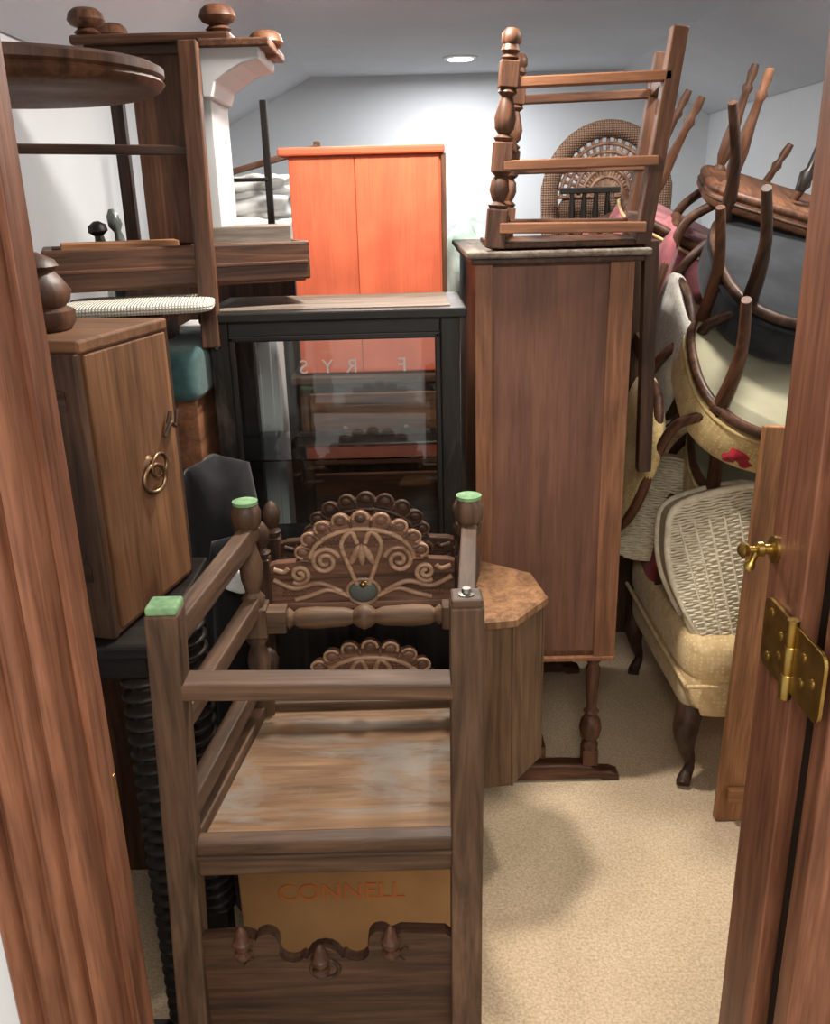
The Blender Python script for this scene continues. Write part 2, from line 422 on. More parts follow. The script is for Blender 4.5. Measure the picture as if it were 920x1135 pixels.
box(fc,'seat_rail_back_bead',-.345,.05,1.119,1.127,.665,.672,'oak',.003)
box(fc,'seat_rail_front',-.29,.085,1.53,1.555,.635,.69,'oak',.004)
box(fc,'seat_board',-.352,.07,1.15,1.54,.655,.672,'oakworn',.002)
box(fc,'front_stretcher_block_1',-.295,-.245,1.52,1.56,.842,.888,'oak')
box(fc,'front_stretcher_block_2',.045,.09,1.52,1.56,.842,.888,'oak')
lathe(fc,'front_stretcher',(-.25,1.54,.865),(.05,1.54,.865),[(0,.014),(.03,.020),(.06,.013),(.09,.019),(.2,.021),(.38,.018),(.43,.013),(.46,.020),(.5,.025),(.54,.020),(.57,.013),(.62,.018),(.8,.021),(.91,.019),(.94,.013),(.97,.020),(1,.014)],'drumwood')
def arc(cx,cz,r,a0,a1,n=8): return [(cx+r*math.cos(rad(a0+(a1-a0)*i/n)),cz+r*math.sin(rad(a0+(a1-a0)*i/n))) for i in range(n+1)]
half=[(-.20,.30),(-.20,.545),(-.19,.555),(-.12,.560),(-.105,.552)]+arc(-.088,.545,.018,170,10,6)+[(-.068,.535)]+arc(-.05,.525,.02,180,330,5)+[(-.028,.512)]
half2=[(-x,z) for x,z in half][::-1]
ol=half+arc(0,.505,.028,165,15,6)+half2
panel(fc,'crest_rail',ol,.022,T((-.159,1.115,-.025)),'darkwalnut',.003)
def spiral(cx,cz,r0,r1,a0,turns,y=0,n=26,mir=1):
    return [(cx+mir*((r0+(r1-r0)*i/n)*math.cos(rad(a0)+turns*2*math.pi*i/n)),y,cz+(r0+(r1-r0)*i/n)*math.sin(rad(a0)+turns*2*math.pi*i/n)) for i in range(n+1)]
tubes(fc,'crest_scrolls',[[(-.159+.022*math.cos(rad(a)),1.104,.468+.018*math.sin(rad(a))) for a in range(0,361,20)],
   [(-.29,1.104,.508),(-.272,1.104,.492),(-.283,1.104,.480)],[(-.03,1.104,.508),(-.048,1.104,.492),(-.036,1.104,.480)]],.0035,'darkwalnut',interp=False)
for x,z in((-.283,.515),(-.165,.478),(-.055,.51)):
    lathe(fc,'acorn_finial',(x,1.099,z-.012),(x,1.099,z+.044),[(0,.013),(.08,.014),(.15,.007),(.3,.007),(.35,.014),(.5,.015),(.55,.011),(.8,.009),(.95,.004),(1,.001)],'chairwood',16)
# ---------------------------------------------------------------- CARVED CHAIR BACKS
def carved_back(name,cx,y,ztop,zb,wm,dark,full=True):
    g=group(name,(cx,y,ztop))
    pts=[(-.19,-.19),(-.19,-.105),(-.175,-.10),(-.135,-.098)]
    n=9
    for i in range(n):
        a0=180-180*i/n; a1=180-180*(i+1)/n
        p0=Vector((.125*math.cos(rad(a0)),-.095+.085*math.sin(rad(a0)))); p1=Vector((.125*math.cos(rad(a1)),-.095+.085*math.sin(rad(a1))))
        m=(p0+p1)/2; nn=Vector((m.x*.6,m.y+.13)).normalized(); h=(p1-p0).length
        for k in range(0,6):
            t=k/6; b_=math.sin(math.pi*t)**.7*h*.36
            q=p0.lerp(p1,t)+nn*b_; pts.append((q.x,q.y))
    pts+=[(.135,-.098),(.175,-.10),(.19,-.105),(.19,-.19)]
    panel(g,'crest',pts,.022,T((0,0,0)),wm,.003)
    f=-.013
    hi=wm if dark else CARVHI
    L=[]
    for m in(-1,1):
        L.append(spiral(m*.075,-.098,.004,.030,200,1.9,f,30,m))
        L.append(spiral(m*.128,-.125,.003,.022,60,1.7,f,26,m))
        L.append([tuple(v) for v in catmull([(m*.012,f,-.15),(m*.03,f,-.10),(m*.04,f,-.06),(m*.02,f,-.035),(m*.008,f,-.06)],6)])
        L.append([tuple(v) for v in catmull([(m*.045,f,-.165),(m*.09,f,-.145),(m*.14,f,-.155),(m*.182,f,-.135)],6)])
        L.append([tuple(v) for v in catmull([(m*.03,f,-.175),(m*.07,f,-.16),(m*.11,f,-.172),(m*.14,f,-.18)],6)])
        L.append([tuple(v) for v in catmull([(m*.18,f,-.112),(m*.16,f,-.118),(m*.15,f,-.11)],6)])
    L.append([(.105*math.cos(rad(a)),f,-.095+.066*math.sin(rad(a))) for a in range(0,181,8)])
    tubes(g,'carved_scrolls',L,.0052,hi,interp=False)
    rays=[]
    for i in range(10):
        a=rad(180*i/9); rays.append([(.108*math.cos(a),f,-.095+.069*math.sin(a)),(.125*math.cos(a),f,-.095+.084*math.sin(a))])
    tubes(g,'carved_rays',rays,.003,wm,interp=False)
    for i in range(9):
        a=rad(180*(i+.5)/9)
        cushion(g,'scallop_boss_%d'%i,(.024,.010,.020),T((.121*math.cos(a),-.009,-.093+.084*math.sin(a))),wm,1,1,12,8)
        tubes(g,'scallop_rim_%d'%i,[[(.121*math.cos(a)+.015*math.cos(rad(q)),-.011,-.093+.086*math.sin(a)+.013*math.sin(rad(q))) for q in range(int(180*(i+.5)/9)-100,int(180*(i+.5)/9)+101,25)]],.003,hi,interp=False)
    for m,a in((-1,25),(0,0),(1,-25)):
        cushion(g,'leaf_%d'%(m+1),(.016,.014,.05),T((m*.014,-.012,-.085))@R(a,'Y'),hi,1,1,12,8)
    bmh=bmesh.new()
    for ix in range(-19,20):
        for iz in range(0,8):
            x=ix*.0085;z=-.175+iz*.0085
            if abs(x)>.115 and z<-.15:
                bmesh.ops.create_cube(bmh,size=.0055,matrix=T((x,-.012,z))@R(45,'Y'))
    for ix in range(-10,11):
        for iz in range(0,10):
            x=ix*.008;z=-.095+iz*.008
            if (x/.095)**2+((z+.095)/.06)**2<1 and abs(x)>.03 and z>-.07: bmesh.ops.create_cube(bmh,size=.005,matrix=T((x,-.012,z))@R(45,'Y'))
    me=D.meshes.new('diaper_carving'); bmh.to_mesh(me); bmh.free(); fin(g,'diaper_carving',me,wm,Matrix.Identity(4),0)
    cushion(g,'oval_boss',(.062,.012,.05),T((0,-.010,-.165)),STEELD if not dark else wm,1,1,20,10)
    tubes(g,'oval_rim',[[(.033*math.cos(rad(a)),-.014,-.165+.028*math.sin(rad(a))) for a in range(0,360,20)]],.004,hi,closed=True,interp=False)
    cushion(g,'stud',(.014,.014,.014),T((0,-.018,-.148)),BRASS,1,1,10,6)
    box(g,'lower_rail',-.19,.19,-.012,.012,-.205,-.188,wm,.003)
    H=ztop-zb
    for m in(-1,1):
        x=m*.205
        beam(g,'post_block_%d'%m,(x,0,-.215),(x,0,-.09),.034,.034,'darkwalnut')
        lathe(g,'post_top_%d'%m,(x,0,-.09),(x,0,-.01),[(0,.014),(.15,.019),(.25,.010),(.4,.017),(.7,.02),(.9,.012),(1,.004)],'darkwalnut')
        beam(g,'post_%d'%m,(x,0,-H),(x,0,-.21),.034,.034,'darkwalnut')
    box(g,'bottom_rail',-.20,.20,-.010,.010,-H+.08,-H+.13,'darkwalnut')
    if full:
        box(g,'dark_backing_sheet',-.19,.19,.0,.01,-H+.12,-.235,'black',.001)  # added black sheet, hides the lit drum side and keeps the space dark
    return g
carved_back('carved_chair_back',-.11,1.71,1.012,.264,'carved',False)
carved_back('carved_chair_back',-.098,1.64,.762,.268,'carved',False)
carved_back('carved_chair_back',-.105,1.84,1.010,.0,'darkwalnut',True)
cb=group('cardboard_box')
box(cb,'carton',-.40,.08,1.575,1.76,0,.262,CARD,.004)
box(cb,'flap',-.395,.075,1.58,1.665,.262,.267,CARD,.001)
t=D.curves.new('label','FONT'); t.body='CONNELL'; t.size=.06; t.extrude=.0004; t.align_x='CENTER'
fin(cb,'printed_label',t,ORANGE,T((-.18,1.573,.178))@R(90,'X'))
# ---------------------------------------------------------------- OCTAGONAL DRUM TABLE
dr=group('octagonal_drum_table',(.122,1.965,0),R(22.5+8,'Z'))
lathe(dr,'body',(0,0,.285),(0,0,.70),[(0,.178),(.02,.180),(1,.178)],'drumwood',8,False)
lathe(dr,'top',(0,0,.70),(0,0,.725),[(0,.180),(.15,.188),(.8,.188),(1,.182)],'drumtop',8,False)
for i in range(8):
    a=rad(45*i); beam(dr,'corner_bead_%d'%i,(.178*math.cos(a),.178*math.sin(a),.285),(.178*math.cos(a),.178*math.sin(a),.70),.006,.006,'drumwood',.001)
lathe(dr,'pedestal',(-.01,0,.0),(-.01,0,.285),[(0,.03),(.1,.03),(.15,.022),(.5,.02),(.85,.025),(1,.04)],'drumwood',24)
# ---------------------------------------------------------------- BROWN CABINET ON STAND
bc=group('mahogany_cabinet_on_stand')
X0,X1,Y0,Y1,Z0,Z1=.157,.535,2.2,2.92,.405,1.468
box(bc,'carcass',X0+.003,X1-.003,Y0+.012,Y1,Z0,Z1,'mahog',.002)
box(bc,'end_panel',X0+.04,X1-.055,Y0+.008,Y0+.014,Z0+.02,Z1-.02,'mahogpanel',.001)
box(bc,'stile_left',X0,X0+.042,Y0,Y0+.02,Z0,Z1,'mahogframe',.002)
box(bc,'stile_right',X1-.058,X1,Y0,Y0+.02,Z0,Z1,'mahogframe',.002)
box(bc,'top_rail',X0+.042,X1-.058,Y0+.003,Y0+.02,Z1-.012,Z1,'mahogframe',.002)
box(bc,'top_board',X0-.02,X1+.035,Y0-.02,Y1+.02,Z1,Z1+.016,'greytop',.005)
box(bc,'top_moulding',X0-.01,X1+.02,Y0-.01,Y1+.01,Z1-.014,Z1,'darkwalnut',.004)
box(bc,'base_moulding',X0,X1,Y0-.003,Y1,Z0-.006,Z0+.006,'mahogframe',.002)
lp=[(0,.022),(.05,.024),(.09,.014),(.13,.026),(.22,.032),(.30,.028),(.36,.016),(.40,.022),(.43,.014),(.6,.017),(.85,.021),(.9,.014),(.94,.022),(1,.018)]
for y in(2.235,2.86):
    for x in(.21,.485):
        beam(bc,'leg_block_%.2f_%.2f'%(x,y),(x,y,.05),(x,y,.10),.045,.045,'chairwood')
        lathe(bc,'leg_%.2f_%.2f'%(x,y),(x,y,.10),(x,y,.402),lp,'chairwood')
    sp=[(-.03,.0),(-.03,.018),(.0,.028),(.03,.03),(.06,.05),(.14,.055),(.25,.055),(.33,.05),(.36,.03),(.39,.028),(.415,.018),(.415,0),(.37,0),(.36,.008),(.02,.008),(.01,0)]
    panel(bc,'sled_foot_%.1f'%y,sp,.045,T((.155,y,0)),'chairwood',.003)
box(bc,'stretcher',.33,.36,2.24,2.86,.06,.10,'chairwood')
# ---------------------------------------------------------------- CHAIR ON CABINET (inverted)
uc=group('turned_leg_chair')
yn,yf=2.225,2.60
for i,(y,dx) in enumerate(((yn,0),(yf,.06))):
    a=Vector((.205+dx,y,1.49));b=Vector((.243+dx,y,1.955)); d=(b-a)
    def at(t): return tuple(a+d*t)
    n='front_leg_%d'%i
    beam(uc,n+'_seat_block',at(0),at(.19),.046,.046,'chairwood')
    lathe(uc,n+'_turning_1',at(.19),at(.36),[(0,.02),(.1,.024),(.2,.014),(.5,.023),(.8,.02),(.9,.013),(1,.022)],'chairwood')
    beam(uc,n+'_block_1',at(.36),at(.50),.044,.044,'chairwood')
    lathe(uc,n+'_turning_2',at(.50),at(.74),[(0,.018),(.08,.023),(.15,.013),(.25,.022),(.45,.025),(.7,.018),(.85,.013),(.93,.022),(1,.018)],'chairwood')
    beam(uc,n+'_block_2',at(.74),at(.86),.044,.044,'chairwood')
    lathe(uc,n+'_foot',at(.86),at(1.0),[(0,.013),(.1,.020),(.2,.014),(.32,.022),(.5,.018),(.6,.023),(.85,.022),(1,.014)],'chairwood')
    n='back_post_%d'%i
    beam(uc,n,(.553+dx,y,1.49),(.612+dx,y,1.95),.036,.036,'chairwood')
    beam(uc,n+'_upper',(.575+dx,y,1.50),(.600+dx,y+.04,.92),.034,.036,'darkwalnut')
    beam(uc,'side_stretcher_%d'%i,(.238+dx,y,1.845),(.598+dx,y,1.852),.022,.036,'mahogframe' if i==0 else 'chairwood')
    beam(uc,'side_stretcher_low_%d'%i,(.222+dx,y,1.672),(.578+dx,y,1.675),.022,.045,'mahogframe' if i==0 else 'chairwood')
    beam(uc,'seat_rail_%d'%i,(.215+dx,y,1.535),(.556+dx,y,1.53),.024,.06,'mahogframe' if i==0 else 'chairwood')
beam(uc,'seat_rail_front',(.208,yn,1.53),(.268,yf,1.53),.024,.06,'chairwood',up=(0,0,1))
beam(uc,'seat_rail_back',(.556,yn,1.53),(.616,yf,1.53),.024,.06,'chairwood',up=(0,0,1))
box(uc,'seat_board',.20,.58,yn-.005,yf+.005,1.488,1.502,'chairwood')
beam(uc,'front_stretcher',(.226,yn,1.73),(.286,yf,1.73),.024,.03,'chairwood',up=(0,0,1))
beam(uc,'back_stretcher',(.60,yn,1.86),(.66,yf,1.86),.024,.03,'chairwood',up=(0,0,1))
for k,z in enumerate((1.2,1.0)):
    x=.585+.02*(1.5-z)/.58
    beam(uc,'back_slat_%d'%k,(x,yn+.03,z),(x+.06,yf+.03,z),.016,.06,'darkwalnut',up=(0,0,1))
# ---------------------------------------------------------------- BLACK DISPLAY CABINET
dc=group('glass_display_cabinet')
X0,X1,Y0,Y1,Z0,Z1=-.455,.112,2.05,2.40,.70,1.375
w=.045
box(dc,'top_frame',X0-.015,X1+.015,Y0-.015,Y1+.01,Z1-.022,Z1,'ebony',.004)
box(dc,'top_panel',X0+.02,X1-.02,Y0+.02,Y1-.02,Z1-.001,Z1+.003,'greytop',.001)
box(dc,'bottom',X0,X1,Y0,Y1,Z0,Z0+.05,'ebony')
for x in(X0,X1-w):
    for y in(Y0,Y1-w):
        box(dc,'corner_post',x,x+w,y,y+w,Z0+.05,Z1-.02,'ebony',.004)
box(dc,'rail_top',X0+w,X1-w,Y0,Y0+.03,Z1-.055,Z1-.02,'ebony')
box(dc,'rail_top_back',X0+w,X1-w,Y1-.03,Y1,Z1-.045,Z1-.02,'ebony')
for x in(X0,X1-.03): box(dc,'side_rail',x,x+.03,Y0+w,Y1-w,Z1-.055,Z1-.02,'ebony')
for a in((X0+w,X0+w+.012,Z0+.05,Z1-.055),(X1-w-.012,X1-w,Z0+.05,Z1-.055)):
    box(dc,'door_stile',a[0],a[1],Y0-.006,Y0+.012,a[2],a[3],'ebony',.003)
box(dc,'door_top',X0+w,X1-w,Y0-.006,Y0+.012,Z1-.066,Z1-.052,'ebony',.003)
box(dc,'door_glass',X0+w+.012,X1-w-.012,Y0+.004,Y0+.006,Z0+.05,Z1-.065,GLASS,0)
box(dc,'back_glass',X0+w,X1-w,Y1-.012,Y1-.010,Z0+.05,Z1-.045,GLASS,0)
box(dc,'side_glass_1',X0+.01,X0+.012,Y0+w,Y1-w,Z0+.05,Z1-.05,GLASS,0)
box(dc,'side_glass_2',X1-.012,X1-.010,Y0+w,Y1-w,Z0+.05,Z1-.05,GLASS,0)
box(dc,'glass_shelf',X0+.02,X1-.02,Y0+.03,Y1-.03,1.02,1.024,GLASS,0)
LET=plain('etched_letters','#b0aaa6',.6)
for ch_,x in(('S',-.245),("Y",-.19),("R",-.135),("F",-.02)):
    t=D.curves.new('letter','FONT'); t.body=ch_; t.size=.045; t.extrude=.0003; t.align_x='CENTER'
    fin(dc,'etched_letter',t,LET,T((x,Y0+.0035,1.234))@R(90,'X')@Matrix.Scale(-1,4,(1,0,0)))
for z in(1.30,.95):
    lathe(dc,'hinge_knob',(X0+.02,Y0-.004,z),(X0+.02,Y0-.012,z),[(0,.006),(1,.004)],STEEL,12)
st=group('black_side_table')
box(st,'top',-.44,.10,2.17,2.42,.668,.70,'black')
for x in(-.42,.08):
    for y in(2.19,2.39): beam(st,'leg',(x,y,0),(x,y,.67),.03,.03,'black')
box(st,'apron',-.43,.09,2.18,2.19,.56,.668,'black')
box(st,'shelf',-.42,.08,2.19,2.39,.2,.22,'black')
# ---------------------------------------------------------------- RED CABINET + dresser behind
rc=group('red_wood_cabinet')
box(rc,'carcass',-.318,.095,2.62,2.98,1.13,1.722,'redwood',.003)
for nm,a,b_ in(('side_board_left',-.318,-.1405),('side_board_right',-.139,.09)):
    o=boxm(rc,nm,(b_-a,.011,.583),T(((a+b_)/2,2.6195,1.4265)),getwood('redwood',2),.0015)
box(rc,'top',-.345,.105,2.60,3.0,1.722,1.744,'redwood',.006)
box(rc,'corner_strip',.095,.108,2.61,2.98,1.13,1.722,'mahog',.002)
ds=group('dark_chest_of_drawers')
box(ds,'carcass',-.33,.11,2.62,3.02,.06,1.10,'darkwalnut')
box(ds,'top',-.35,.13,2.60,3.04,1.10,1.128,'darkwalnut',.006)
for k in range(4):
    z=.12+k*.245
    box(ds,'drawer_%d'%k,-.30,.08,2.607,2.622,z,z+.22,'chairwood',.006)
    for x in(-.2,-.02): lathe(ds,'knob',(x,2.607,z+.11),(x,2.584,z+.11),[(0,.008),(.5,.008),(.7,.016),(1,.01)],'darkwalnut',14)
for x in(-.3,.08):
    for y in(2.63,2.99): beam(ds,'foot',(x,y,0),(x,y,.06),.05,.05,'darkwalnut')
wcb=group('pale_glass_backing')  # added pale block, stands in for the light area behind the glass
box(wcb,'carcass',-.62,-.36,2.46,2.58,0.05,1.30,WP,.004)
box(wcb,'door',-.60,-.38,2.45,2.462,.08,1.27,WP,.006)
box(wcb,'inset',-.57,-.41,2.446,2.452,.14,1.20,WP,.004)
box(wcb,'plinth',-.61,-.37,2.47,2.57,0,.05,WP,.004)
# ---------------------------------------------------------------- LEFT CHEST
ch=group('wooden_chest',(-.464,1.475,0),R(-13,'Z'))
box(ch,'carcass',-.34,.0,-.135,.135,.935,1.405,'chestwood',.003)
box(ch,'lid',-.345,.006,-.14,.14,1.398,1.418,'chestwood',.004)
boxm(ch,'side_panel',(.007,.253,.45),T((.0025,.0015,1.17)),getwood('chestwood',2),.002)
box(ch,'front_stile',-.345,.004,-.150,-.134,.935,1.40,'darkwalnut',.003)
box(ch,'batten',-.34,.0,.135,.15,.935,1.40,'darkwalnut',.003)
for z in(1.33,1.05): box(ch,'hinge_leaf',-.05,-.02,-.153,-.149,z-.015,z+.015,'darkwalnut',.001)
lathe(ch,'ring_plate',(.006,.02,1.185),(.011,.02,1.185),[(0,.016),(1,.011)],IRON)
tubes(ch,'ring_handle',[[(.014+.006*math.cos(rad(a)),.02+.026*math.cos(rad(a)),1.160+.024*math.sin(rad(a))) for a in range(0,360,20)]],.004,IRON,closed=True,interp=False)
tubes(ch,'ring_handle_2',[[(.014,.04+.026*math.cos(rad(a)),1.178+.020*math.sin(rad(a))) for a in range(0,360,20)]],.0033,IRON,closed=True,interp=False)
tubes(ch,'fretwork_piece',[[(.012,.075,1.22),(.016,.095,1.24),(.016,.11,1.232),(.014,.125,1.258)],[(.012,.09,1.24),(.014,.10,1.26)]],.0035,'darkwalnut')
bt=group('barley_twist_table')
box(bt,'top',-.86,-.42,1.31,1.70,.905,.932,'black',.006)
box(bt,'apron',-.84,-.45,1.33,1.68,.86,.905,'black',.004)
def twist(g,name,p0,p1,r,turns,mat):
    M,L=orient(p0,p1); bm=bmesh.new(); n=int(turns*14); seg=20; rings=[]
    for j in range(n+1):
        t=j/n; ph=turns*2*math.pi*t; ring=[]
        for i in range(seg):
            a=2*math.pi*i/seg
            rr=r*(.80+.20*math.cos(a-ph))
            ring.append(bm.verts.new((rr*math.cos(a),rr*math.sin(a),L*t)))
        rings.append(ring)
    for a_,b_ in zip(rings,rings[1:]):
        for i in range(seg): bm.faces.new((a_[i],a_[(i+1)%seg],b_[(i+1)%seg],b_[i]))
    bm.faces.new(rings[0][::-1]); bm.faces.new(rings[-1])
    me=D.meshes.new(name); bm.to_mesh(me); bm.free(); smooth(me)
    return fin(g,name,me,mat,M)
for i,(x,y) in enumerate(((-.462,1.36),(-.82,1.36),(-.82,1.66),(-.475,1.66))):
    twist(bt,'twist_leg_%d'%i,(x,y,.10),(x,y,.86),.045,27,'ebonised')
    beam(bt,'foot_block_%d'%i,(x,y,0),(x,y,.10),.06,.06,'black')
box(bt,'stretcher',-.82,-.475,1.35,1.37,.05,.08,'black')
bagg=group('black_draped_cloth')
drape(bagg,'cloth_upper',(-.430,1.90,.095,.09,1.05),.0,.05,BLACKF,3,.75)
drape(bagg,'cloth_front',(-.375,1.80,.10,.075,.90),.0,.06,BLACKF,5,.6)
cushion(bagg,'white_tag',(.05,.02,.05),T((-.37,1.715,.87))@R(20,'Y'),WHITE,.5,.5)
pt=group('round_pedestal_table',(-.588,1.475,1.419))
lathe(pt,'base',(-.014,0,0),(-.014,0,.12),[(0,.055),(.1,.063),(.25,.063),(.3,.05),(.38,.058),(.5,.062),(.65,.05),(.75,.04),(.82,.048),(.9,.042),(1,.018)],'chairwood',32)
lathe(pt,'column',(-.020,0,.12),(-.022,0,.345),[(0,.012),(.4,.009),(.8,.009),(.9,.012),(1,.02)],'chairwood')
lathe(pt,'round_top',(0,0,.345),(0,0,.385),[(0,.10),(0,.205),(.15,.222),(.35,.228),(.5,.222),(.6,.228),(.85,.228),(1,.216)],'chairwood',48)
# ---------------------------------------------------------------- UPPER LEFT
ws=group('dressing_table')
box(ws,'side_board',-.60,-.475,2.19,2.21,1.52,1.93,'chairwood',.003)
box(ws,'side_board_bead',-.49,-.475,2.18,2.19,1.52,1.93,'darkwalnut',.002)
box(ws,'plinth',-.715,-.37,2.16,2.42,1.935,1.955,'chairwood',.006)
box(ws,'plinth_moulding',-.69,-.39,2.17,2.40,1.915,1.937,'darkwalnut',.006)
for x,y in((-.685,2.2),(-.40,2.2),(-.685,2.38),(-.31,2.28)):
    z=1.955 if x!=-.31 else 1.915
    lathe(ws,'bun_foot',(x,y,z),(x,y,z+.055),[(0,.02),(.15,.028),(.3,.018),(.42,.034),(.6,.040),(.85,.035),(1,.025)],'chairwood',24)
cor=[(0,0),(.02,.0),(.03,.03),(.06,.05),(.09,.065),(.13,.075),(.13,.10),(0,.10)]
panel(ws,'cornice',[(-.44+x,1.825+z) for x,z in cor],.24,T((0,2.28,0)),WP,.003)
box(ws,'cornice_cap',-.44,-.285,2.15,2.41,1.922,1.94,'chairwood',.004)
box(ws,'white_panel',-.462,-.43,2.20,2.40,1.55,1.90,WP,.002)
beam(ws,'front_post',(-.445,2.04,1.30),(-.452,2.12,1.93),.04,.03,'chairwood')
beam(ws,'rail',(-.82,2.05,1.725),(-.45,2.1,1.715),.02,.024,'darkwalnut')
beam(ws,'back_post',(-.69,2.38,1.52),(-.69,2.38,1.93),.03,.03,'darkwalnut')
dw=group('dark_table_drawer',(-.545,2.2,0),R(20,'Z'))
box(dw,'front',-.29,.29,-.13,-.11,1.435,1.52,'chairwood',.005)
box(dw,'back',-.29,.29,.11,.13,1.435,1.52,'darkwalnut',.005)
box(dw,'side_1',-.29,-.27,-.11,.11,1.435,1.52,'darkwalnut')
box(dw,'side_2',.27,.29,-.11,.11,1.435,1.52,'darkwalnut')
box(dw,'bottom',-.28,.28,-.12,.12,1.43,1.44,'chairwood')
box(dw,'bead',-.285,.285,-.136,-.128,1.47,1.478,'chairwood',.002)
box(dw,'grey_box',.05,.26,-.08,.10,1.44,1.555,'greytop',.003)
box(dw,'light_strip',-.25,.0,-.10,-.02,1.515,1.532,'plank',.003)
sc_=group('dark_turned_knobs')
lathe(sc_,'knob_1',(-.70,2.15,1.53),(-.705,2.15,1.575),[(0,.012),(.3,.01),(.5,.022),(.8,.02),(1,.006)],'black',16)
lathe(sc_,'knob_2',(-.66,2.17,1.53),(-.675,2.17,1.60),[(0,.012),(.3,.008),(.5,.016),(.8,.014),(1,.005)],STEELD,16)
rg=group('white_woven_mat',(-.585,2.0,1.402),R(10,'Z'))
cushion(rg,'folded_mat',(.32,.26,.022),T((0,0,.0)),RUG,.3,.3)
cr=group('mahogany_cabinet',( -.66,2.02,0))
box(cr,'carcass',-.26,.10,-.13,.20,.0,1.36,'mahog',.004)
box(cr,'top',-.28,.125,-.16,.22,1.36,1.382,'mahogframe',.006)
ts=group('teal_upholstered_stool')
box(ts,'body',-.550,-.478,1.98,2.35,.90,1.20,'mahogframe',.003)
cushion(ts,'seat',(.16,.42,.12),T((-.54,2.14,1.25)),TEAL,.3,.35)
box(ts,'base_moulding',-.555,-.470,1.965,2.36,.87,.90,'chairwood',.006)
box(ts,'plinth',-.550,-.476,1.98,2.35,0,.87,'darkwalnut',.004)
# ---------------------------------------------------------------- BACK FURNITURE
bk=group('dark_sideboard')
box(bk,'carcass',-.95,-.38,3.1,3.9,.08,1.42,'darkwalnut')
box(bk,'top',-.97,-.36,3.08,3.92,1.42,1.45,'darkwalnut',.006)
for x in(-.92,-.41):
    for y in(3.13,3.87): beam(bk,'foot',(x,y,0),(x,y,.08),.06,.06,'darkwalnut')
wl=group('folded_white_linens')
cushion(wl,'pile_1',(.38,.3,.11),T((-.56,3.4,1.505)),WHITE,.6,.5,wob=.12)
cushion(wl,'pile_2',(.32,.26,.09),T((-.54,3.42,1.60)),WHITE,.7,.6,wob=.2)
cushion(wl,'pile_3',(.25,.2,.07),T((-.52,3.42,1.665)),WHITE,.8,.7,wob=.25)
lb=group('ladder_back_chair')
for x in(-.455,-.70):
    beam(lb,'post_%.2f'%x,(x,3.18,1.452),(x,3.18,1.92),.022,.022,'black')
for z in(1.53,1.68): beam(lb,'slat_%.2f'%z,(-.455,3.18,z),(-.70,3.18,z),.012,.035,'black')
beam(lb,'slat_brown',(-.30,3.3,1.78),(-.66,3.25,1.69),.02,.03,'chairwood')
beam(lb,'slat_leg',(-.30,3.3,1.452),(-.30,3.3,1.80),.022,.022,'chairwood')
pc=group('pale_printed_throw')
cushion(pc,'bundle',(.16,.2,.34),T((.20,3.15,1.36)),PALE,.8,.8,wob=.12)
cushion(pc,'bundle_low',(.3,.25,.6),T((.22,3.2,.95)),WHITE,.8,.8,wob=.08)
box(pc,'shelf_crate',.14,.4,3.05,3.4,0,.72,'darkwalnut')
bd=group('dark_wardrobe_base')
box(bd,'carcass',.35,1.65,3.7,4.3,.06,1.35,'darkwalnut')
box(bd,'top',.33,1.67,3.68,4.32,1.35,1.38,'darkwalnut')
box(bd,'door_1',.40,.98,3.685,3.70,.12,1.30,'chairwood')
box(bd,'door_2',1.02,1.60,3.685,3.70,.12,1.30,'chairwood')
for x in(.38,1.62):
    for y in(3.73,4.27): beam(bd,'foot',(x,y,0),(x,y,.06),.06,.06,'darkwalnut')
wc=group('wicker_armchair',(.70,3.35,0))
cz=1.60
rim=[(.19,0,1.30)]+[(.20*math.cos(rad(a)),0,cz+.22*math.sin(rad(a))) for a in range(0,181,10)]+[(-.19,0,1.30)]
tubes(wc,'rolled_rim',[rim],.030,WICKD,n=3)
L=[]
for k in range(1,6):
    rr=.185-.025*k; L.append([(rr*math.cos(rad(a)),0,cz+1.08*rr*math.sin(rad(a))) for a in range(0,181,10)])
for a in range(0,181,9): L.append([(.03*math.cos(rad(a)),.005,cz+.03*math.sin(rad(a))),(.195*math.cos(rad(a)),.005,cz+.21*math.sin(rad(a)))])
tubes(wc,'fan_weave',L,.0065,RATTAN,interp=False)
cushion(wc,'woven_back',(.36,.03,.34),T((0,.02,1.46)),WICKD,.6,.6)
cushion(wc,'seat',(.42,.42,.10),T((0,-.02,1.22)),WICKD,.4,.5)
for x in(-.17,.17):
    for y in(-.17,.15): lathe(wc,'leg',(x,y,.9),(x,y,1.2),[(0,.015),(1,.018)],RATTAN,12)
box(wc,'rack',-.22,.22,-.2,.2,.0,.9,'darkwalnut')
for x in(-.14,-.10,-.06,-.02): lathe(wc,'spindle',(x,-.12,1.27),(x,-.12,1.62),[(0,.008),(.3,.011),(.5,.006),(.8,.011),(1,.006)],'black',12)
beam(wc,'spindle_rail',(-.18,-.12,1.62),(.02,-.12,1.62),.02,.02,'black')
